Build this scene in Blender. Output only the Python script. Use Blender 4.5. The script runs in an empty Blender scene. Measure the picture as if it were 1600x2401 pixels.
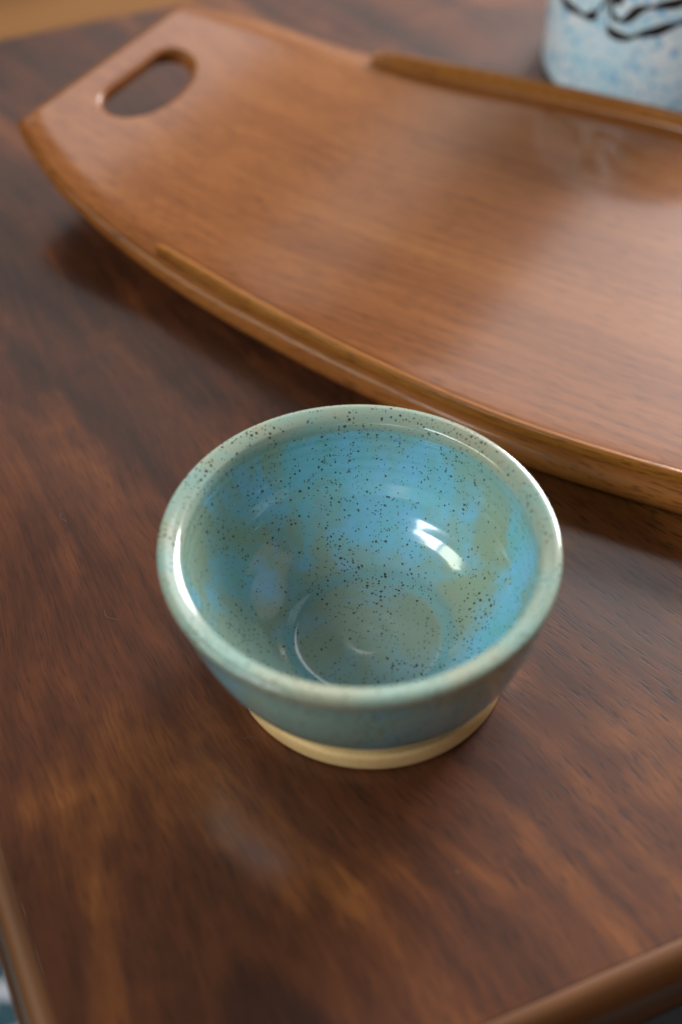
import bpy, bmesh, math, random
from mathutils import Vector, Matrix, noise

random.seed(7)
scene = bpy.context.scene
COL = scene.collection
R = math.radians

# ------------------------------------------------------------------ camera
cam_d = bpy.data.cameras.new("camera")
cam = bpy.data.objects.new("camera", cam_d)
COL.objects.link(cam)
cam.location = (0.0, 0.0, 0.395)
cam.rotation_euler = (R(44.0), 0.0, 0.0)
cam_d.sensor_fit = 'VERTICAL'
cam_d.sensor_height = 36.0
cam_d.sensor_width = 24.0
cam_d.lens = 50.0
cam_d.clip_start = 0.01
cam_d.clip_end = 50.0
cam_d.dof.use_dof = True
cam_d.dof.focus_distance = 0.512
cam_d.dof.aperture_fstop = 4.0
scene.camera = cam

# ------------------------------------------------------------------ room light
world = bpy.data.worlds.new("World")
scene.world = world
world.use_nodes = True
bg = world.node_tree.nodes["Background"]
bg.inputs[0].default_value = (1.0, 0.93, 0.86, 1.0)
bg.inputs[1].default_value = 0.13

AIM = Vector((0.01, 0.33, 0.02))
def window_light(name, az, el, dist, w, h, radiance, colour):
    """upright window pane seen from the bowl at azimuth az (clockwise from camera forward) and elevation el"""
    d = bpy.data.lights.new(name, 'AREA')
    d.shape = 'RECTANGLE'
    d.size = w
    d.size_y = h
    d.energy = radiance * math.pi * w * h
    d.color = colour
    o = bpy.data.objects.new(name, d)
    COL.objects.link(o)
    hor = Vector((math.sin(R(az)), math.cos(R(az)), 0))
    c = AIM + hor * dist + Vector((0, 0, dist * math.tan(R(el))))
    zax = hor
    yax = Vector((0, 0, 1))
    xax = yax.cross(zax)
    o.matrix_world = Matrix((
        (xax.x, yax.x, zax.x, c.x),
        (xax.y, yax.y, zax.y, c.y),
        (xax.z, yax.z, zax.z, c.z),
        (0, 0, 0, 1)))
    return o

# bright window ahead on the right, a paler curtained one further round, and one behind on the left
window_light("window_front_right", 34, 20, 2.2, 0.95, 0.98, 38.0, (0.95, 0.97, 1.0))
window_light("window_right_curtain", 76, 40, 1.6, 1.7, 1.3, 0.5, (0.95, 0.97, 1.0))
window_light("window_rear_left_sky", -126, 39, 1.9, 0.85, 0.60, 23.0, (0.84, 0.92, 1.0))
window_light("window_rear_left_garden", -99, 38, 1.9, 0.75, 0.60, 12.0, (0.92, 1.0, 0.82))

# pale ceiling on both sides of a dark beam that runs overhead
def ceiling_light(name, k0, k1, m0, m1, z, radiance, colour, az=30.0):
    d = bpy.data.lights.new(name, 'AREA')
    d.shape = 'RECTANGLE'
    d.size = m1 - m0
    d.size_y = k1 - k0
    d.energy = radiance * math.pi * d.size * d.size_y
    d.color = colour
    o = bpy.data.objects.new(name, d)
    COL.objects.link(o)
    al = Vector((math.sin(R(az)), math.cos(R(az)), 0))
    rt = Vector((math.cos(R(az)), -math.sin(R(az)), 0))
    c = al * (k0 + k1) / 2 + rt * (m0 + m1) / 2
    o.location = (c.x, c.y, z)
    o.rotation_euler = (0, 0, -R(az))
    return o
ceiling_light("ceiling_right_of_beam", 1.95, 5.2, -1.16, -0.25, 2.0, 2.7, (0.96, 0.96, 1.0))
ceiling_light("ceiling_left_of_beam", 1.7, 5.2, -3.3, -1.56, 2.0, 0.85, (1.0, 0.97, 0.95))

scene.view_settings.view_transform = 'Standard'
scene.view_settings.look = 'None'
scene.view_settings.exposure = 0.0
scene.view_settings.gamma = 1.0
scene.view_settings.use_curve_mapping = False
scene.render.engine = 'CYCLES'
scene.cycles.use_denoising = True
scene.cycles.max_bounces = 8

# ------------------------------------------------------------------ helpers
def empty(name, loc=(0, 0, 0), rz=0.0):
    o = bpy.data.objects.new(name, None)
    o.empty_display_size = 0.05
    COL.objects.link(o)
    o.location = loc
    o.rotation_euler = (0, 0, rz)
    return o

def tag(o, label=None, cat=None, group=None, kind=None):
    if label: o["label"] = label
    if cat: o["category"] = cat
    if group: o["group"] = group
    if kind: o["kind"] = kind
    return o

def mesh_obj(name, verts, faces, mat, parent=None, smooth=True, angle=40):
    me = bpy.data.meshes.new(name)
    me.from_pydata([tuple(v) for v in verts], [], faces)
    bm = bmesh.new(); bm.from_mesh(me)
    bmesh.ops.recalc_face_normals(bm, faces=bm.faces)
    bm.to_mesh(me); bm.free()
    if smooth:
        me.shade_smooth()
        me.set_sharp_from_angle(angle=R(angle))
    me.materials.append(mat)
    o = bpy.data.objects.new(name, me)
    COL.objects.link(o)
    if parent: o.parent = parent
    return o

def loft(rings, closed_ring=True, cap=True):
    """rings: list of equal-length point lists."""
    n = len(rings[0]); V = []; Fc = []
    for r in rings: V += r
    for i in range(len(rings) - 1):
        for j in range(n if closed_ring else n - 1):
            a = i * n + j; b = i * n + (j + 1) % n
            Fc.append((a, b, b + n, a + n))
    if cap:
        Fc.append(tuple(range(n - 1, -1, -1)))
        Fc.append(tuple(range((len(rings) - 1) * n, len(rings) * n)))
    return V, Fc

def catmull(pts, sub):
    out = []
    n = len(pts)
    for i in range(n - 1):
        p0 = pts[max(i - 1, 0)]; p1 = pts[i]; p2 = pts[i + 1]; p3 = pts[min(i + 2, n - 1)]
        for k in range(sub):
            t = k / sub
            out.append(tuple(0.5 * ((2 * b) + (-a + c) * t + (2 * a - 5 * b + 4 * c - d) * t * t
                             + (-a + 3 * b - 3 * c + d) * t ** 3) for a, b, c, d in zip(p0, p1, p2, p3)))
    out.append(tuple(pts[-1]))
    return out

def interp(tab, x):
    """smooth monotone-ish table lookup on |x| (tab sorted by key)."""
    x = abs(x)
    if x <= tab[0][0]: return tab[0][1]
    for i in range(len(tab) - 1):
        a, b = tab[i], tab[i + 1]
        if x <= b[0]:
            t = (x - a[0]) / (b[0] - a[0])
            h = b[0] - a[0]
            def sl(k):
                if k == 0: return 0.0
                if k == len(tab) - 1: return (tab[k][1] - tab[k - 1][1]) / (tab[k][0] - tab[k - 1][0])
                return (tab[k + 1][1] - tab[k - 1][1]) / (tab[k + 1][0] - tab[k - 1][0])
            m0, m1 = sl(i) * h, sl(i + 1) * h
            return ((2 * t ** 3 - 3 * t * t + 1) * a[1] + (t ** 3 - 2 * t * t + t) * m0
                    + (-2 * t ** 3 + 3 * t * t) * b[1] + (t ** 3 - t * t) * m1)
    return tab[-1][1]

# ------------------------------------------------------------------ node helper
class NT:
    def __init__(self, name):
        self.mat = bpy.data.materials.new(name)
        self.mat.use_nodes = True
        self.t = self.mat.node_tree
        self.bsdf = self.t.nodes["Principled BSDF"]
    def n(self, typ, **kw):
        nd = self.t.nodes.new(typ)
        for k, v in kw.items(): setattr(nd, k, v)
        return nd
    def put(self, sock, v):
        if v is None: return
        if isinstance(v, bpy.types.NodeSocket): self.t.links.new(v, sock)
        else:
            if isinstance(v, (tuple, list)) and len(v) == 3 and sock.type == 'RGBA': v = (*v, 1.0)
            sock.default_value = v
    def math(self, op, a, b=None, c=None, clamp=False):
        nd = self.n("ShaderNodeMath", operation=op, use_clamp=clamp)
        for i, v in enumerate((a, b, c)): self.put(nd.inputs[i], v)
        return nd.outputs[0]
    def add(self, a, b): return self.math('ADD', a, b)
    def sub(self, a, b): return self.math('SUBTRACT', a, b)
    def mul(self, a, b): return self.math('MULTIPLY', a, b)
    def mapr(self, v, a, b, c=0.0, d=1.0, smooth=False):
        nd = self.n("ShaderNodeMapRange", clamp=True)
        if smooth: nd.interpolation_type = 'SMOOTHSTEP'
        for i, x in enumerate((v, a, b, c, d)): self.put(nd.inputs[i], x)
        return nd.outputs[0]
    def obj(self):
        nd = self.n("ShaderNodeTexCoord")
        return nd.outputs["Object"]
    def sep(self, v):
        nd = self.n("ShaderNodeSeparateXYZ"); self.put(nd.inputs[0], v)
        return nd.outputs[0], nd.outputs[1], nd.outputs[2]
    def comb(self, x=0.0, y=0.0, z=0.0):
        nd = self.n("ShaderNodeCombineXYZ")
        for i, v in enumerate((x, y, z)): self.put(nd.inputs[i], v)
        return nd.outputs[0]
    def noise(self, vec, scale=1.0, detail=2.0, rough=0.5, dist=0.0):
        nd = self.n("ShaderNodeTexNoise")
        self.put(nd.inputs["Vector"], vec)
        nd.inputs["Scale"].default_value = scale
        nd.inputs["Detail"].default_value = detail
        nd.inputs["Roughness"].default_value = rough
        nd.inputs["Distortion"].default_value = dist
        return nd.outputs["Fac"]
    def mix(self, f, a, b, mode='MIX'):
        nd = self.n("ShaderNodeMix", data_type='RGBA', blend_type=mode)
        self.put(nd.inputs[0], f); self.put(nd.inputs[6], a); self.put(nd.inputs[7], b)
        return nd.outputs[2]
    def ramp(self, v, stops):
        nd = self.n("ShaderNodeValToRGB")
        cr = nd.color_ramp
        while len(cr.elements) < len(stops): cr.elements.new(0.5)
        for e, (p, c) in zip(cr.elements, stops):
            e.position = p; e.color = (*c, 1.0)
        self.put(nd.inputs[0], v)
        return nd.outputs[0]
    def bump(self, h, strength=0.2, dist=0.001, normal=None):
        nd = self.n("ShaderNodeBump")
        nd.inputs["Strength"].default_value = strength
        nd.inputs["Distance"].default_value = dist
        self.put(nd.inputs["Height"], h)
        if normal is not None: self.put(nd.inputs["Normal"], normal)
        return nd.outputs[0]
    def set(self, **kw):
        for k, v in kw.items(): self.put(self.bsdf.inputs[k.replace("_", " ")], v)

# ------------------------------------------------------------------ materials
def mat_walnut():
    m = NT("dark_walnut_veneer")
    x, y, z = m.sep(m.obj())
    P = m.comb(x, y, 0.0)
    # warp
    w1 = m.sub(m.noise(P, 4.5, 2.0, 0.5), 0.5)
    w2 = m.sub(m.noise(P, 16.0, 3.0, 0.5), 0.5)
    X = m.sub(x, 0.050)
    X = m.add(X, m.add(m.mul(w1, 0.045), m.mul(w2, 0.007)))
    rad = m.math('SQRT', m.add(m.mul(X, X), 0.00012))
    ring = m.add(rad, m.mul(y, 0.33))
    q = m.add(X, m.mul(m.mul(y, 0.31), m.math('TANH', m.mul(X, 10.0))))
    # growth bands, streaks and pores following the ring contours
    broad = m.noise(m.comb(m.mul(ring, 30.0), m.mul(y, 1.6), 0.3), 1.0, 2.0, 0.55)
    streak = m.noise(m.comb(m.mul(q, 130.0), m.mul(y, 5.0), 1.7), 1.0, 3.0, 0.6)
    fine = m.noise(m.comb(m.mul(q, 800.0), m.mul(y, 60.0), 4.1), 1.0, 2.0, 0.65)
    pore = m.noise(m.comb(m.mul(q, 1150.0), m.mul(y, 125.0), 9.3), 1.0, 1.5, 0.5)
    blot = m.noise(P, 10.0, 4.0, 0.62, 0.5)
    glow = m.noise(m.comb(m.mul(q, 20.0), m.mul(y, 13.0), 5.0), 1.0, 3.0, 0.55, 0.25)
    curl = m.noise(m.comb(m.mul(q, 18.0), m.mul(y, 70.0), 2.2), 1.0, 2.0, 0.5)
    v = m.add(m.mul(broad, 0.54), m.mul(streak, 0.27))
    growth = m.noise(m.comb(m.mul(ring, 80.0), m.mul(y, 0.8), 7.0), 1.0, 2.0, 0.6)
    v = m.add(v, m.mul(growth, 0.26))
    v = m.add(v, m.mul(blot, 0.22))
    v = m.add(v, m.mul(fine, 0.20))
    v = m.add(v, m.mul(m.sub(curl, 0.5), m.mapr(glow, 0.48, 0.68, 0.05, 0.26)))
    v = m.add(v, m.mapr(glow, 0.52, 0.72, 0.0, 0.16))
    v = m.add(v, m.mul(m.mapr(x, 0.12, 0.26, 0.0, 0.20), m.mapr(y, 0.30, 0.20)))  # near right lightened: sheen painted into the wood colour
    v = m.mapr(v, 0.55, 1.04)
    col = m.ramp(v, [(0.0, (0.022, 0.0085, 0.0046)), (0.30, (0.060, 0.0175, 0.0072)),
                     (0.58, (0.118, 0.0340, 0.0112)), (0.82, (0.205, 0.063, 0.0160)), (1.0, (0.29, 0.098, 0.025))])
    pf = m.mul(m.mapr(pore, 0.56, 0.67, 0.0, 0.75), m.mapr(x, 0.08, 0.24, 0.5, 1.0))
    col = m.mix(pf, col, (0.012, 0.006, 0.004))
    h = m.sub(m.mul(fine, 0.5), pf)
    scr = m.noise(m.comb(m.mul(x, 60.0), m.mul(y, 900.0), 0.0), 1.0, 1.0, 0.5)
    rough = m.add(m.add(0.33, m.mul(blot, 0.12)), m.mul(scr, 0.05))
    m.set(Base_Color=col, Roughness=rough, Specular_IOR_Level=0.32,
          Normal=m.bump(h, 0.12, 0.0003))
    m.set(Coat_Weight=0.38, Coat_Roughness=m.add(0.10, m.mul(glow, 0.10)))
    return m.mat

def mat_edge(name, base, dark, rough=0.32):
    m = NT(name)
    x, y, z = m.sep(m.obj())
    v = m.noise(m.comb(m.mul(x, 9.0), m.mul(y, 300.0), m.mul(z, 300.0)), 1.0, 3.0, 0.6)
    b = m.noise(m.comb(m.mul(x, 20.0), m.mul(y, 30.0), m.mul(z, 30.0)), 1.0, 2.0, 0.5)
    f = m.mapr(m.add(m.mul(v, 0.6), m.mul(b, 0.4)), 0.35, 0.65)
    m.set(Base_Color=m.mix(f, dark, base), Roughness=rough)
    return m.mat

def mat_teak(name, lo, mid, hi, rough=0.45, coat=0.75):
    m = NT(name)
    x, y, z = m.sep(m.obj())
    P = m.comb(x, y, 0.0)
    w = m.sub(m.noise(m.comb(m.mul(x, 4.0), m.mul(y, 9.0), 0.0), 1.0, 2.0, 0.5), 0.5)
    yy = m.add(y, m.mul(w, 0.016))
    broad = m.noise(m.comb(m.mul(x, 2.0), m.mul(yy, 42.0), m.mul(z, 40.0)), 1.0, 3.0, 0.55)
    streak = m.noise(m.comb(m.mul(x, 5.0), m.mul(yy, 330.0), m.mul(z, 250.0)), 1.0, 3.0, 0.65)
    pore = m.noise(m.comb(m.mul(x, 90.0), m.mul(yy, 1250.0), m.mul(z, 900.0)), 1.0, 1.0, 0.5)
    blot = m.noise(P, 14.0, 3.0, 0.6)
    v = m.add(m.add(m.mul(broad, 0.40), m.mul(streak, 0.46)), m.mul(blot, 0.14))
    col = m.ramp(m.mapr(v, 0.33, 0.68), [(0.0, lo), (0.5, mid), (1.0, hi)])
    pf = m.mapr(pore, 0.57, 0.68, 0.0, 0.55)
    col = m.mix(pf, col, tuple(c * 0.35 for c in lo))
    m.set(Base_Color=col, Roughness=m.add(rough, m.mul(m.sub(streak, 0.5), 0.12)),
          Normal=m.bump(m.sub(m.mul(streak, 0.4), pf), 0.10, 0.0004),
          Coat_Weight=coat, Coat_Roughness=0.115, Specular_IOR_Level=0.08)
    return m.mat

def mat_glaze(name, outside=False):
    m = NT(name)
    P = m.obj()
    x, y, z = m.sep(P)
    # vertical drips: squash z so clouds run down the wall
    Q = m.comb(x, y, m.mul(z, 0.55))
    cloud = m.noise(Q, 34.0, 4.0, 0.55, 0.6)
    cloud2 = m.noise(Q, 90.0, 3.0, 0.6, 0.3)
    big = m.noise(P, 13.0, 2.0, 0.5)
    f = m.add(m.add(m.mul(cloud, 0.55), m.mul(cloud2, 0.17)), m.mul(big, 0.28))
    blue = m.mix(m.mapr(cloud2, 0.35, 0.7), (0.175, 0.475, 0.52), (0.205, 0.50, 0.73))
    green = m.mix(m.mapr(big, 0.35, 0.65), (0.285, 0.365, 0.255), (0.235, 0.42, 0.38))
    col = m.mix(m.mapr(f, 0.45, 0.57, smooth=True), green, blue)
    # floor of the bowl: greyer green pool
    rr = m.math('SQRT', m.add(m.mul(x, x), m.mul(y, y)))
    pool = m.mul(m.mapr(z, 0.020, 0.011, 0.0, 0.65), m.mapr(rr, 0.040, 0.034))
    col = m.mix(pool, col, (0.27, 0.325, 0.265))
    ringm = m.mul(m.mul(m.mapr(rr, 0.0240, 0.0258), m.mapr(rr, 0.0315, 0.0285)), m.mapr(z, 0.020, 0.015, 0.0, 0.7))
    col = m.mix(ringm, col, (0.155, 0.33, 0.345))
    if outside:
        col = m.mix(0.70, col, m.mix(m.mapr(cloud, 0.42, 0.60), (0.32, 0.54, 0.46), (0.22, 0.57, 0.64)))  # outer wall colour lightened to make up for weak front light
    # rim: glaze breaks thin, pale sage with a warm line
    nz = m.add(z, m.mul(m.sub(cloud, 0.5), 0.010))
    rim = m.mapr(nz, 0.0535, 0.0575, smooth=True)
    rimc = m.mix(m.mapr(cloud, 0.40, 0.62), (0.37, 0.385, 0.275), (0.285, 0.415, 0.35))
    col = m.mix(rim, col, rimc)
    # iron speckles, two sizes, ragged outlines
    wv = m.n("ShaderNodeTexNoise"); m.put(wv.inputs["Vector"], P)
    wv.inputs["Scale"].default_value = 1500.0; wv.inputs["Detail"].default_value = 1.0
    vm = m.n("ShaderNodeVectorMath", operation='MULTIPLY_ADD')
    m.put(vm.inputs[0], wv.outputs["Color"]); vm.inputs[1].default_value = (0.0009,) * 3; m.put(vm.inputs[2], P)
    clump = m.noise(P, 55.0, 3.0, 0.6)
    for sc_, r0, rmax, dark in ((620.0, 0.26, 0.40, (0.032, 0.024, 0.013)), (980.0, 0.25, 0.42, (0.060, 0.042, 0.020))):
        vo = m.n("ShaderNodeTexVoronoi", feature='F1')
        m.put(vo.inputs["Vector"], vm.outputs[0])
        vo.inputs["Scale"].default_value = sc_
        rnd = m.sep(vo.outputs["Color"])[0]
        rad = m.mul(m.mapr(rnd, r0, 1.0, 0.0, rmax), m.mapr(clump, 0.36, 0.60, 0.62, 1.05))
        sp = m.mapr(m.sub(rad, vo.outputs["Distance"]), -0.03, 0.12)
        spk = m.mul(sp, m.mul(m.mapr(rnd, r0, 0.75, 0.0, 0.92), m.mapr(rnd, r0, r0 + 0.02)))
        col = m.mix(spk, col, dark)
    wave = m.noise(m.comb(0.0, 0.0, m.mul(z, 420.0)), 1.0, 2.0, 0.5)
    h = m.add(m.mul(wave, 0.35), m.mul(cloud2, 0.5))
    m.set(Base_Color=col, Roughness=0.16, Specular_IOR_Level=0.5,
          Normal=m.bump(h, 0.14, 0.0006))
    m.set(Coat_Weight=0.6, Coat_Roughness=0.05)
    return m.mat

def mat_clay():
    m = NT("buff_raw_clay")
    P = m.obj()
    x, y, z = m.sep(P)
    a = m.noise(P, 1300.0, 2.0, 0.7)
    b = m.noise(m.comb(m.mul(x, 30.0), m.mul(y, 30.0), m.mul(z, 900.0)), 1.0, 3.0, 0.6)
    col = m.mix(m.mapr(m.add(m.mul(a, 0.5), m.mul(b, 0.5)), 0.35, 0.65), (0.72, 0.44, 0.165), (0.86, 0.60, 0.28))
    g = m.noise(P, 2200.0, 1.0, 0.5)
    col = m.mix(m.mapr(g, 0.66, 0.74, 0.0, 0.6), col, (0.22, 0.12, 0.05))
    toast = m.noise(P, 45.0, 2.0, 0.5)
    col = m.mix(m.mapr(toast, 0.45, 0.7, 0.0, 0.45), col, (0.62, 0.33, 0.11))
    m.set(Base_Color=col, Roughness=0.65, Normal=m.bump(m.add(b, m.mul(a, 0.6)), 0.35, 0.0005))
    return m.mat

def mat_mug():
    m = NT("white_blue_mottled_glaze")
    P = m.obj()
    a = m.noise(P, 60.0, 4.0, 0.65)
    b = m.noise(P, 210.0, 3.0, 0.6)
    c = m.noise(P, 400.0, 2.0, 0.6)
    col = m.mix(m.mapr(a, 0.38, 0.66), (0.86, 0.93, 0.98), (0.56, 0.83, 0.96))
    col = m.mix(m.mapr(b, 0.54, 0.64, 0.0, 0.85), col, (0.13, 0.47, 0.80))
    col = m.mix(m.mapr(c, 0.60, 0.72, 0.0, 0.5), col, (0.34, 0.42, 0.50))
    m.set(Base_Color=col, Roughness=0.28, Normal=m.bump(c, 0.2, 0.0006), Coat_Weight=0.3, Coat_Roughness=0.1)
    return m.mat

def mat_flat(name, col, rough=0.5):
    m = NT(name)
    f = m.noise(m.obj(), 200.0, 3.0, 0.6)
    m.set(Base_Color=m.mix(f, tuple(c * 0.8 for c in col), tuple(c * 1.2 for c in col)), Roughness=rough)
    return m.mat

def mat_floor():
    m = NT("golden_oak_floor")
    x, y, z = m.sep(m.obj())
    a = m.noise(m.comb(m.mul(x, 3.0), m.mul(y, 60.0), 0.0), 1.0, 4.0, 0.6)
    b = m.noise(m.obj(), 3.0, 2.0, 0.5)
    plank = m.math('FLOOR', m.mul(y, 12.0))
    wn = m.n("ShaderNodeTexWhiteNoise", noise_dimensions='1D'); m.put(wn.inputs["W"], plank)
    v = m.add(m.add(m.mul(a, 0.5), m.mul(b, 0.3)), m.mul(wn.outputs["Value"], 0.2))
    col = m.ramp(m.mapr(v, 0.3, 0.7), [(0.0, (0.13, 0.053, 0.014)), (0.5, (0.215, 0.093, 0.026)), (1.0, (0.29, 0.132, 0.040))])
    m.set(Base_Color=col, Roughness=0.35)
    return m.mat

def mat_rug():
    m = NT("woven_rug_pile")
    P = m.obj()
    x, y, z = m.sep(P)
    n1 = m.noise(P, 30.0, 2.0, 0.5, 0.6)
    n2 = m.noise(P, 500.0, 2.0, 0.6)
    dark = m.mix(n2, (0.010, 0.009, 0.010), (0.025, 0.021, 0.022))  # near-black field stands in for the shade below the table edge
    teal = m.mix(n2, (0.015, 0.05, 0.065), (0.05, 0.12, 0.15))
    white = m.mix(n2, (0.42, 0.42, 0.46), (0.62, 0.62, 0.66))
    # woven border of pale lozenges on teal
    tri = m.math('PINGPONG', m.add(y, m.mul(m.sub(n1, 0.5), 0.06)), 0.022)
    bord = m.mix(m.mapr(tri, 0.009, 0.013), teal, white)
    f = m.mapr(x, 0.365, 0.375)
    m.set(Base_Color=m.mix(f, bord, dark), Roughness=0.95, Normal=m.bump(n2, 0.6, 0.003))
    return m.mat

M_WAL = mat_walnut()
M_EDGE = mat_edge("solid_walnut_edge", (0.20, 0.070, 0.017), (0.115, 0.038, 0.010), 0.52)
M_DARKWOOD = mat_edge("dark_walnut_leg", (0.07, 0.028, 0.014), (0.035, 0.015, 0.009))
M_TEAK = mat_teak("teak_veneer", (0.170, 0.050, 0.0120), (0.268, 0.087, 0.0205), (0.35, 0.128, 0.032))
M_LIP = mat_teak("solid_teak_rim", (0.215, 0.068, 0.011), (0.32, 0.113, 0.018), (0.39, 0.150, 0.027), 0.45, 0.35)
M_TEAKEDGE = mat_teak("teak_sanded_edge", (0.180, 0.052, 0.0105), (0.270, 0.086, 0.0180), (0.34, 0.120, 0.027), 0.45, 0.22)
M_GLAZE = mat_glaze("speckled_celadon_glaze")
M_GLAZE_OUT = mat_glaze("light_compensated_outer_glaze", True)
M_CLAY = mat_clay()
M_MUG = mat_mug()
M_LINE = mat_flat("black_carved_line", (0.010, 0.008, 0.008), 0.4)
M_FLOOR = mat_floor()
M_RUG = mat_rug()
M_DUST = mat_flat("pale_dust", (0.26, 0.23, 0.20), 0.9)

# ------------------------------------------------------------------ floor
FLOOR_Z = -0.42
def sheet(name, x0, x1, y0, y1, z, mat, rz=0.0):
    o = mesh_obj(name, [(x0, y0, 0), (x1, y0, 0), (x1, y1, 0), (x0, y1, 0)], [(0, 1, 2, 3)], mat, smooth=False)
    o.location.z = z; o.rotation_euler.z = rz
    return o
fl = sheet("floor", -5, 5, -4, 7, FLOOR_Z, M_FLOOR, R(23.6))
tag(fl, "golden oak floor beyond the far edge of the table", "floor", kind="structure")

# ------------------------------------------------------------------ coffee table
TA = R(23.6)
tx, ty = Vector((math.cos(TA), math.sin(TA), 0)), Vector((-math.sin(TA), math.cos(TA), 0))
T0 = tx * -0.0034 + ty * 0.1465
table = empty("coffee_table", (T0.x, T0.y, FLOOR_Z), TA)
tag(table, "dark walnut coffee table with figured grain and lighter rounded edging", "table")
TL, TW, TT = 1.15, 0.621, 0.022
ZT = -FLOOR_Z
def box(x0, x1, y0, y1, z0, z1):
    V = [(x0, y0, z0), (x1, y0, z0), (x1, y1, z0), (x0, y1, z0), (x0, y0, z1), (x1, y0, z1), (x1, y1, z1), (x0, y1, z1)]
    Fc = [(0, 3, 2, 1), (4, 5, 6, 7), (0, 1, 5, 4), (1, 2, 6, 5), (2, 3, 7, 6), (3, 0, 4, 7)]
    return V, Fc
mesh_obj("tabletop", *box(0, TL, 0, TW, ZT - TT, ZT), M_WAL, table, smooth=False)
# edge moulding profile (outward, height)
PROF_TOP = [(0.0001, -0.0125), (0.0001, -0.0004), (0.0003, -0.0002), (0.0030, -0.0003), (0.0048, -0.0008), (0.0060, -0.0017), (0.0068, -0.0030), (0.0071, -0.0050),
            (0.0072, -0.0085), (0.0072, -0.0125)]
PROF_LOW = [(0.0004, -0.0128), (0.0078, -0.0128), (0.0092, -0.0134), (0.0104, -0.0148), (0.0110, -0.0175), (0.0108, -0.0235), (0.0100, -0.0250), (0.0004, -0.0250)]
def edge_strip(name, prof, mat, a, b):
    a, b = Vector(a), Vector(b)
    L = (b - a).length; d = (b - a) / L
    rings = []
    for s_, e in ((0, -1), (1, 1)):
        rings.append([(s_ * L + e * o_, -o_, z) for o_, z in prof])
    V, Fc = loft(rings)
    o = mesh_obj(name, V, Fc, mat, table, angle=50)
    o.location = (a.x, a.y, ZT)
    o.rotation_euler.z = math.atan2(d.y, d.x)
    return o
def edge_band(a, b, out):
    """mitred strips from corner a to corner b"""
    edge_strip("edge_band", PROF_TOP, M_EDGE, a, b)
    edge_strip("edge_moulding", PROF_LOW, M_DARKWOOD, a, b)
edge_band((0, 0, 0), (TL, 0, 0), (0, -1, 0))
edge_band((TL, 0, 0), (TL, TW, 0), (1, 0, 0))
edge_band((TL, TW, 0), (0, TW, 0), (0, 1, 0))
edge_band((0, TW, 0), (0, 0, 0), (-1, 0, 0))
# apron and tapered legs under the top
for x0, x1, y0, y1 in ((0.09, TL - 0.09, 0.07, 0.09), (0.09, TL - 0.09, TW - 0.09, TW - 0.07),
                       (0.07, 0.09, 0.09, TW - 0.09), (TL - 0.09, TL - 0.07, 0.09, TW - 0.09)):
    mesh_obj("apron", *box(x0, x1, y0, y1, ZT - 0.075, ZT - TT - 0.0005), M_DARKWOOD, table, smooth=False)
for lx in (0.055, TL - 0.055):
    for ly in (0.055, TW - 0.055):
        rings = []
        for z, r in ((0.0, 0.011), (0.10, 0.014), (0.30, 0.019), (ZT - TT - 0.0005, 0.021)):
            rings.append([(lx + r * math.cos(t * math.tau / 20), ly + r * math.sin(t * math.tau / 20), z) for t in range(20)])
        mesh_obj("leg", *loft(rings), M_DARKWOOD, table)

# ------------------------------------------------------------------ rug under the near side of the table
rug_o = tx * -0.30 + ty * 0.02
def rug_mesh():
    W_, D_, n = 1.9, 0.46, 24
    rings = []
    for i in range(n + 1):
        x = W_ * i / n
        rings.append([(x, 0.0, 0.001), (x, D_, 0.001), (x, D_ + 0.003, 0.005), (x, D_, 0.009), (x, D_ * 0.5, 0.0095), (x, 0.0, 0.009), (x, -0.003, 0.005)])
    return loft(rings)
rug = mesh_obj("rug", *rug_mesh(), M_RUG)
rug.location = (rug_o.x, rug_o.y, FLOOR_Z); rug.rotation_euler.z = TA
tag(rug, "rug, field painted dark for shade, with pale and teal woven border on the floor below the table edge", "rug")

# ------------------------------------------------------------------ serving tray
TRA = math.atan2(0.5, -0.8660254)      # local x points to the handle end seen in the photo
tray = empty("serving_tray", (0.1266, 0.5174, 0.0), TRA)
tag(tray, "long teak serving tray with upcurved end, hand slot and raised side rims", "tray")
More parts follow.
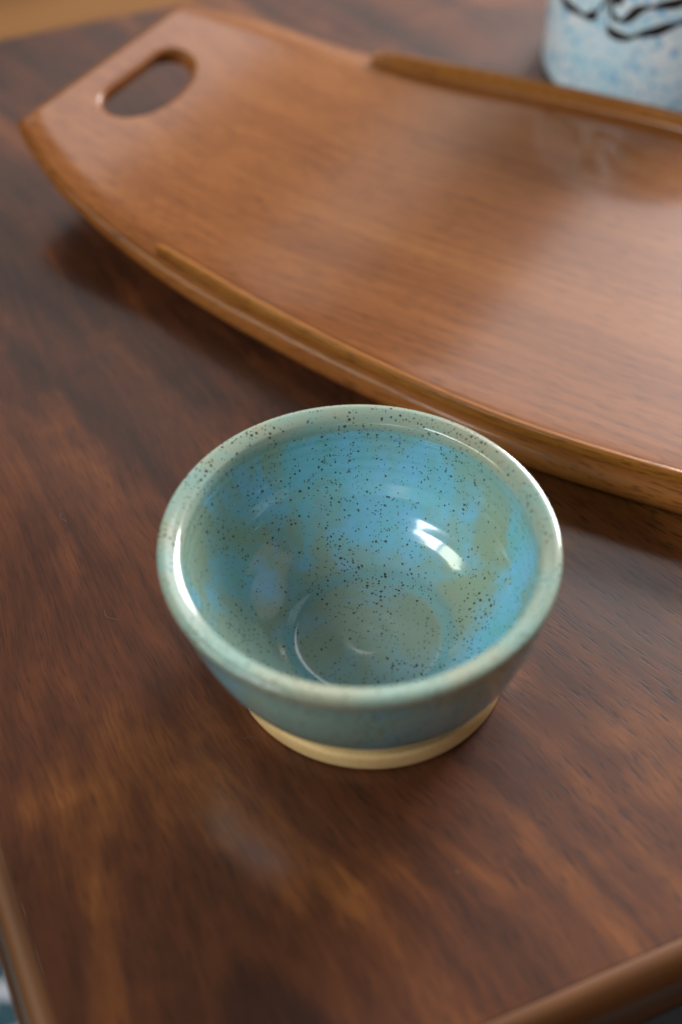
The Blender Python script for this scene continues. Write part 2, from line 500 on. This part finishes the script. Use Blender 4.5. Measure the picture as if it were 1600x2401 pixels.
# local: x = u (along), y = v with +y = towards the viewer (near side)
UEND = 0.283
U0, KC = 0.125, 1.02
def zt(u):
    e = max(0.0, abs(u) - U0)
    return 0.0165 + KC * e * e
OUT = [(0.0, 0.1290), (0.06, 0.1248), (0.119, 0.1170), (0.185, 0.1055), (0.239, 0.0915), (0.270, 0.0770), (0.283, 0.0685)]
LIP = [(0.0, 0.1245), (0.058, 0.1210), (0.119, 0.1125), (0.185, 0.0995)]
def thick(u):
    return 0.0160 - 0.0070 * min(1.0, max(0.0, (abs(u) - 0.08) / 0.16))
def board_mesh():
    us = [-UEND + 2 * UEND * i / 150 for i in range(151)]
    rings = []
    for u in us:
        sl = 2 * KC * max(0.0, abs(u) - U0) * (1 if u > 0 else -1)
        nrm = Vector((-sl, 0, 1)).normalized()
        ring = []
        hw = interp(OUT, u); th = thick(u)
        # end rounding: shrink the edge near the very end so the end edge is softened
        de = UEND - abs(u)
        rr = 0.0035
        cut = rr - math.sqrt(max(0.0, rr * rr - max(0.0, rr - de) ** 2)) if de < rr else 0.0
        half = []
        a = th * 0.50
        for k in range(9):
            t = math.pi / 2 - math.pi * k / 8
            ex = math.cos(t) * a * 0.85; ez = math.sin(t) * a
            if t < 0: ex -= 0.004 * (-math.sin(t)) ** 2
            half.append((hw - a * 0.85 + ex, ez))
        nv = 13
        pts = []
        inner = half[0][0]
        for j in range(nv):
            pts.append((-inner + 2 * inner * j / (nv - 1), a))
        pts += half[1:-1]
        innb = half[-1][0]
        for j in range(nv):
            pts.append((innb - 2 * innb * j / (nv - 1), -a))
        pts += [(-p, q) for p, q in reversed(half[1:-1])]
        c = Vector((u, 0, zt(u))) - nrm * a
        for v, q in pts:
            qq = q * (1 - cut / a * 0.9) if cut else q
            p = c + nrm * qq
            ring.append((p.x, v * (1 - cut * 2.0), p.z))
        rings.append(ring)
    return loft(rings)
board = mesh_obj("board", *board_mesh(), M_TEAK, tray, angle=35)

def slot_cutter(sign):
    """D-shaped hand hole with softened upper and lower arrises, in the tilted frame of the tray end"""
    ctrl = [(0.2672, -0.020), (0.2672, 0.020), (0.2660, 0.0255), (0.2625, 0.0305), (0.2575, 0.0325), (0.2520, 0.0305),
            (0.2475, 0.0250), (0.2435, 0.0155), (0.2415, 0.0), (0.2435, -0.0155), (0.2475, -0.0250), (0.2520, -0.0305),
            (0.2575, -0.0325), (0.2625, -0.0305), (0.2660, -0.0255)]
    pts = []
    n = len(ctrl)
    for i in range(n):
        p0, p1, p2, p3 = (ctrl[(i + k) % n] for k in (-1, 0, 1, 2))
        if i == 0:
            pts += [(p1[0], p1[1] + (p2[1] - p1[1]) * k / 6) for k in range(6)]
            continue
        if i == 1: p0 = (p1[0], p1[1] - 0.006)
        if i == n - 1: p3 = (p2[0], p2[1] + 0.006)
        for k in range(4):
            t = k / 4
            pts.append(tuple(0.5 * ((2 * b) + (-a + c) * t + (2 * a - 5 * b + 4 * c - d) * t * t
                       + (-a + 3 * b - 3 * c + d) * t ** 3) for a, b, c, d in zip(p0, p1, p2, p3)))
    cu = 0.255
    sl = 2 * KC * (cu - U0)
    nrm = Vector((-sl, 0, 1)).normalized(); tan = Vector((1, 0, sl)).normalized()
    c0 = Vector((cu, 0, zt(cu)))
    rings = []
    N = len(pts)
    offs = []
    for i in range(N):
        a = Vector(pts[i - 1]); b = Vector(pts[(i + 1) % N])
        d = (b - a).normalized()
        offs.append(Vector((d.y, -d.x)))
    # make offsets point outwards
    cen = Vector((0.254, 0))
    for i in range(N):
        if (Vector(pts[i]) - cen).dot(offs[i]) < 0: offs[i] = -offs[i]
    th = thick(cu); r = 0.0028
    steps = 6
    # quarter-round: height h below surface, outward offset o
    prof_ = [(0.003, r + 0.0015)]
    for k in range(steps + 1):
        t = k / steps * math.pi / 2
        prof_.append((-r * (1 - math.cos(t)), r - r * math.sin(t)))
    for k in range(steps, -1, -1):
        t = k / steps * math.pi / 2
        prof_.append((-th + r * (1 - math.cos(t)), r - r * math.sin(t)))
    prof_.append((-th - 0.003, r + 0.0015))
    for h, o in prof_:
        ring = []
        for i in range(N):
            u, v = pts[i]
            p = c0 + tan * ((u - cu) + offs[i].x * o) + Vector((0, v + offs[i].y * o, 0)) + nrm * h
            ring.append((sign * p.x, p.y, p.z))
        rings.append(ring)
    V, Fc = loft(rings)
    return mesh_obj("slot_cutter", V, Fc, M_TEAK, None, smooth=False)

for sign in (1, -1):
    cut = slot_cutter(sign)
    md = board.modifiers.new("slot", 'BOOLEAN')
    md.operation = 'DIFFERENCE'; md.solver = 'EXACT'
    # the cutter must share the board's space
    cut.parent = tray
    md.object = cut
    bpy.context.view_layer.update()
    dg = bpy.context.evaluated_depsgraph_get()
    me = bpy.data.meshes.new_from_object(board.evaluated_get(dg))
    board.modifiers.clear()
    board.data = me
    bpy.data.objects.remove(cut, do_unlink=True)
board.data.name = "board"
board.data.materials.append(M_TEAKEDGE)
for p_ in board.data.polygons:
    if p_.normal.z < 0.88: p_.material_index = 1
board.data.shade_smooth()
board.data.set_sharp_from_angle(angle=R(35))

def rim_mesh(side):
    rings = []
    n = 90; ue = 0.183
    for i in range(n + 1):
        u = -ue + 2 * ue * i / n
        hw = interp(LIP, u)
        z0 = zt(u) - 0.0006
        z1 = 0.0233 + 0.0018 * (abs(u) / ue) ** 2
        if abs(u) > ue - 0.004: z1 -= 0.0008 * (1 - (ue - abs(u)) / 0.004)
        wt = 0.0036
        r = 0.0010
        lean = 0.0012
        o0, o1 = hw + 0.0, hw + lean
        i1, i0 = hw - wt + lean, hw - wt
        sec = [(o0 - 0.0022, z0), (o0 - 0.0022, z0 + 0.0017), (o0, z0 + 0.0019), (o1, z1 - r), (o1 - r * 0.3, z1 - r * 0.3), (o1 - r, z1), (i1 + r * 1.6, z1), (i1 + r * 0.45, z1 - r * 0.4), (i1, z1 - r * 1.5),
               (i0, z0 + 0.0020), (i0 - 0.0005, z0 + 0.0011), (i0 - 0.0013, z0)]
        rings.append([(u, side * v, z) for v, z in sec])
    return loft(rings)
for side in (1, -1):
    mesh_obj("side_rim", *rim_mesh(side), M_LIP, tray, angle=50)

# ------------------------------------------------------------------ pottery bowl
BH = 0.060
bowl = empty("pottery_bowl", (0.0100, 0.3110, 0.0))
tag(bowl, "speckled blue green glazed pottery bowl with unglazed buff foot", "bowl")
outer = [(0.0448, 0.0092), (0.0462, 0.0104), (0.0483, 0.0124), (0.0517, 0.0170), (0.0553, 0.0238), (0.0585, 0.0325), (0.0613, 0.0420), (0.0633, 0.0505), (0.0645, 0.0555), (0.0650, 0.0580),
         (0.0650, 0.0597), (0.0643, 0.0606), (0.0628, 0.0609), (0.0608, 0.0605), (0.0590, 0.0598), (0.0578, 0.0588)]
inner = [(0.0572, 0.0566), (0.0572, 0.0530), (0.0568, 0.0485), (0.0554, 0.0420), (0.0528, 0.0345), (0.0490, 0.0278), (0.0443, 0.0222), (0.0390, 0.0178), (0.0330, 0.0144), (0.0285, 0.0127),
         (0.0268, 0.0118), (0.0256, 0.0113), (0.0243, 0.01105), (0.0215, 0.0110), (0.0170, 0.01098), (0.0125, 0.01095), (0.0090, 0.0110), (0.0060, 0.01088), (0.0035, 0.01092), (0.0010, 0.01095)]
body_prof = catmull(outer + inner, 5)
def wob(ang, z, amp=0.0004):
    return amp * (noise.noise(Vector((math.cos(ang) * 1.1, math.sin(ang) * 1.1, z * 30 + 3.0))))
def lathe(prof_, seg, cx_of_z, rings_amp=0.0, inside_from=None):
    V = []; Fc = []
    n = len(prof_)
    for i, (r, z) in enumerate(prof_):
        for k in range(seg):
            a = k * math.tau / seg
            rr = r
            if r > 0.004:
                rr += wob(a, z) * (r / 0.06)
            zz = z
            if rings_amp and inside_from is not None and i > inside_from and 0.02 < z < 0.055:
                rr += rings_amp * math.sin(z * 1500 + a * 1.0)
            zz += 0.0004 * math.sin(a + 0.6) * (z / BH) if z > 0.02 else 0.0
            if 0.0098 < z < 0.016 and r > 0.044:
                zz += 0.0007 * noise.noise(Vector((math.cos(a) * 5, math.sin(a) * 5, 1.7))) + 0.0004 * noise.noise(Vector((math.cos(a) * 17, math.sin(a) * 17, 4.7)))
            V.append((cx_of_z(z) + rr * math.cos(a), rr * math.sin(a), zz))
    for i in range(n - 1):
        for k in range(seg):
            k2 = (k + 1) % seg
            Fc.append((i * seg + k, i * seg + k2, (i + 1) * seg + k2, (i + 1) * seg + k))
    return V, Fc
lean = lambda z: -0.0042 * min(1.0, max(0.0, z / BH))
V, Fc = lathe(body_prof, 144, lean, 0.00010, len(outer) * 5)
n_ = len(body_prof)
V.append((lean(0.0110), 0, 0.01095)); ci = len(V) - 1
for k in range(144): Fc.append(((n_ - 1) * 144 + k, (n_ - 1) * 144 + (k + 1) % 144, ci))
# close underneath, inside the foot ring
V.append((lean(0.0098), 0, 0.0060)); ci2 = len(V) - 1
for k in range(144): Fc.append(((k + 1) % 144, k, ci2))
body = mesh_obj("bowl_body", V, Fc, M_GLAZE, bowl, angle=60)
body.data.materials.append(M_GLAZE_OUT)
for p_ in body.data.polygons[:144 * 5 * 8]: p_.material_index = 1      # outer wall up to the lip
foot_prof = [(0.0400, 0.0040), (0.0405, 0.0006), (0.0415, 0.0), (0.0462, 0.0), (0.0474, 0.0006), (0.0480, 0.0018), (0.0482, 0.0045), (0.0481, 0.0068), (0.0476, 0.0078), (0.0468, 0.0081),
             (0.0455, 0.0082), (0.0446, 0.0086), (0.0443, 0.0096), (0.0430, 0.0100)]
V, Fc = lathe(catmull(foot_prof, 3), 144, lean)
mesh_obj("foot_ring", V, Fc, M_CLAY, bowl, angle=60)

# ------------------------------------------------------------------ carved cup behind the tray
MR = 0.0635
mug = empty("carved_cup", (0.1752, 0.7255, 0.0))
tag(mug, "white and pale blue mottled cup with black carved lines behind the tray", "cup")
mp = [(0.0010, 0.0015), (0.050, 0.0015), (0.0540, 0.0), (0.0600, 0.0), (0.0622, 0.0006), (0.0632, 0.0020), (0.0635, 0.0045), (0.0635, 0.030), (0.0635, 0.060), (0.0633, 0.078), (0.0628, 0.0815),
      (0.0612, 0.0828), (0.0596, 0.0815), (0.0590, 0.078), (0.0588, 0.030), (0.0575, 0.010), (0.053, 0.0065), (0.030, 0.0060), (0.0010, 0.0060)]
def plain_lathe(prof_, seg):
    V = []; Fc = []
    for r, z in prof_:
        for k in range(seg):
            a = k * math.tau / seg
            V.append((r * math.cos(a), r * math.sin(a), z))
    n = len(prof_)
    for i in range(n - 1):
        for k in range(seg):
            k2 = (k + 1) % seg
            Fc.append((i * seg + k, i * seg + k2, (i + 1) * seg + k2, (i + 1) * seg + k))
    Fc.append(tuple(range(seg - 1, -1, -1))); Fc.append(tuple(range((n - 1) * seg, n * seg)))
    return V, Fc
mesh_obj("cup_body", *plain_lathe(mp, 96), M_MUG, mug, angle=50)
LINES = [
    [(-172.0, 0.0560), (-165.0, 0.0515), (-160.0, 0.0490), (-155.3, 0.0481), (-148.3, 0.0484), (-143.7, 0.0484), (-140.3, 0.0490), (-137.4, 0.0515), (-135.3, 0.0549), (-133.5, 0.0591), (-132.9, 0.0640), (-133.5, 0.072)],
    [(-132.4, 0.0720), (-131.9, 0.0648), (-131.5, 0.0581), (-130.6, 0.0515), (-128.8, 0.0474), (-126.3, 0.0454), (-122.4, 0.0449), (-118.7, 0.0454), (-114.9, 0.0476), (-110.2, 0.0500), (-105.6, 0.0520),
     (-102.5, 0.0542), (-98.9, 0.0557), (-95.9, 0.0576), (-90.0, 0.0604), (-80.0, 0.064), (-70.0, 0.070)],
    [(-125.0, 0.070), (-127.5, 0.0685), (-129.7, 0.0655), (-129.1, 0.0589), (-128.0, 0.0553), (-125.7, 0.0532), (-123.0, 0.0532), (-120.1, 0.0552), (-117.9, 0.0583), (-115.7, 0.0609), (-112.5, 0.0627), (-108.3, 0.0641),
     (-104.2, 0.0656), (-100.5, 0.0666), (-97.5, 0.0680), (-91.6, 0.0705), (-82.0, 0.075), (-72.0, 0.080)],
    [(-129.0, 0.0690), (-127.2, 0.0630), (-125.6, 0.0622), (-124.2, 0.0650), (-122.8, 0.0700)],
]
WID = [0.0029, 0.0028, 0.0027, 0.0020]
for li, (ln, w) in enumerate(zip(LINES, WID)):
    pts = catmull(ln, 5)
    P3 = [Vector((MR * math.cos(R(a)), MR * math.sin(R(a)), z)) for a, z in pts]
    rings = []
    for i, p in enumerate(P3):
        d = (P3[min(i + 1, len(P3) - 1)] - P3[max(i - 1, 0)]).normalized()
        nr = Vector((p.x, p.y, 0)).normalized()
        s = d.cross(nr).normalized()
        ww = w * (0.45 + 0.75 * abs(math.sin(i * 0.13 + li * 1.3))) * (0.35 if i in (0, len(P3) - 1) else 1.0)
        if li == 1 and pts[i][1] > 0.0475 and pts[i][0] < -127: ww *= 0.25
        if li == 0 and pts[i][0] > -136.5: ww *= 0.35
        if li == 2 and pts[i][0] < -127.5: ww *= 0.5
        rings.append([tuple(p + s * (ww * cx) + nr * hz) for cx, hz in ((-1, -0.0004), (-0.6, 0.00035), (0.6, 0.00035), (1, -0.0004))])
    mesh_obj("carved_line", *loft(rings), M_LINE, mug, angle=70)

# ------------------------------------------------------------------ dust and lint on the table
def dust():
    V = []; Fc = []
    def tube(pts, r):
        rings = []
        for i, p in enumerate(pts):
            d = (Vector(pts[min(i + 1, len(pts) - 1)]) - Vector(pts[max(i - 1, 0)])).normalized()
            s = Vector((-d.y, d.x, 0)).normalized()
            c = Vector(p)
            rings.append([tuple(c + s * r * math.cos(t) + Vector((0, 0, 1)) * r * math.sin(t)) for t in (0, math.tau / 3, 2 * math.tau / 3)])
        v, f = loft(rings)
        b = len(V); V.extend(v); Fc.extend(tuple(q + b for q in ff) for ff in f)
    for (x, y), L, a in (((-0.105, 0.3755), 0.006, 2.0), ((-0.080, 0.327), 0.007, 2.4), ((-0.113, 0.463), 0.006, 0.3), ((-0.033, 0.276), 0.005, -0.2)):
        pts = []
        for i in range(9):
            t = i / 8
            pts.append((x + L * t * math.cos(a + 0.4 * math.sin(3 * t)), y + L * t * math.sin(a + 0.4 * math.sin(3 * t)), 0.0003))
        tube(pts, 0.00005)
    rnd = random.Random(5)
    specks = [(-0.141, 0.437, 0.00032), (-0.042, 0.3225, 0.00026), (0.036, 0.226, 0.0004)]
    for _ in range(40):
        specks.append((rnd.uniform(-0.15, 0.16), rnd.uniform(0.19, 0.55), rnd.uniform(0.00006, 0.00014)))
    for x, y, r in specks:
        if (Vector((x, y)) - Vector((0.01, 0.311))).length < 0.055: continue
        b = len(V)
        V.extend([(x + r, y, 0.0002), (x, y + r, 0.0002), (x - r, y, 0.0002), (x, y - r, 0.0002), (x, y, 0.0002 + r), (x, y, 0.00005)])
        for q in ((0, 1, 4), (1, 2, 4), (2, 3, 4), (3, 0, 4), (1, 0, 5), (2, 1, 5), (3, 2, 5), (0, 3, 5)):
            Fc.append(tuple(k + b for k in q))
    return V, Fc
du = mesh_obj("dust", *dust(), M_DUST, None)
tag(du, "pale dust specks and fine lint scattered over the dark tabletop", "dust", kind="stuff")
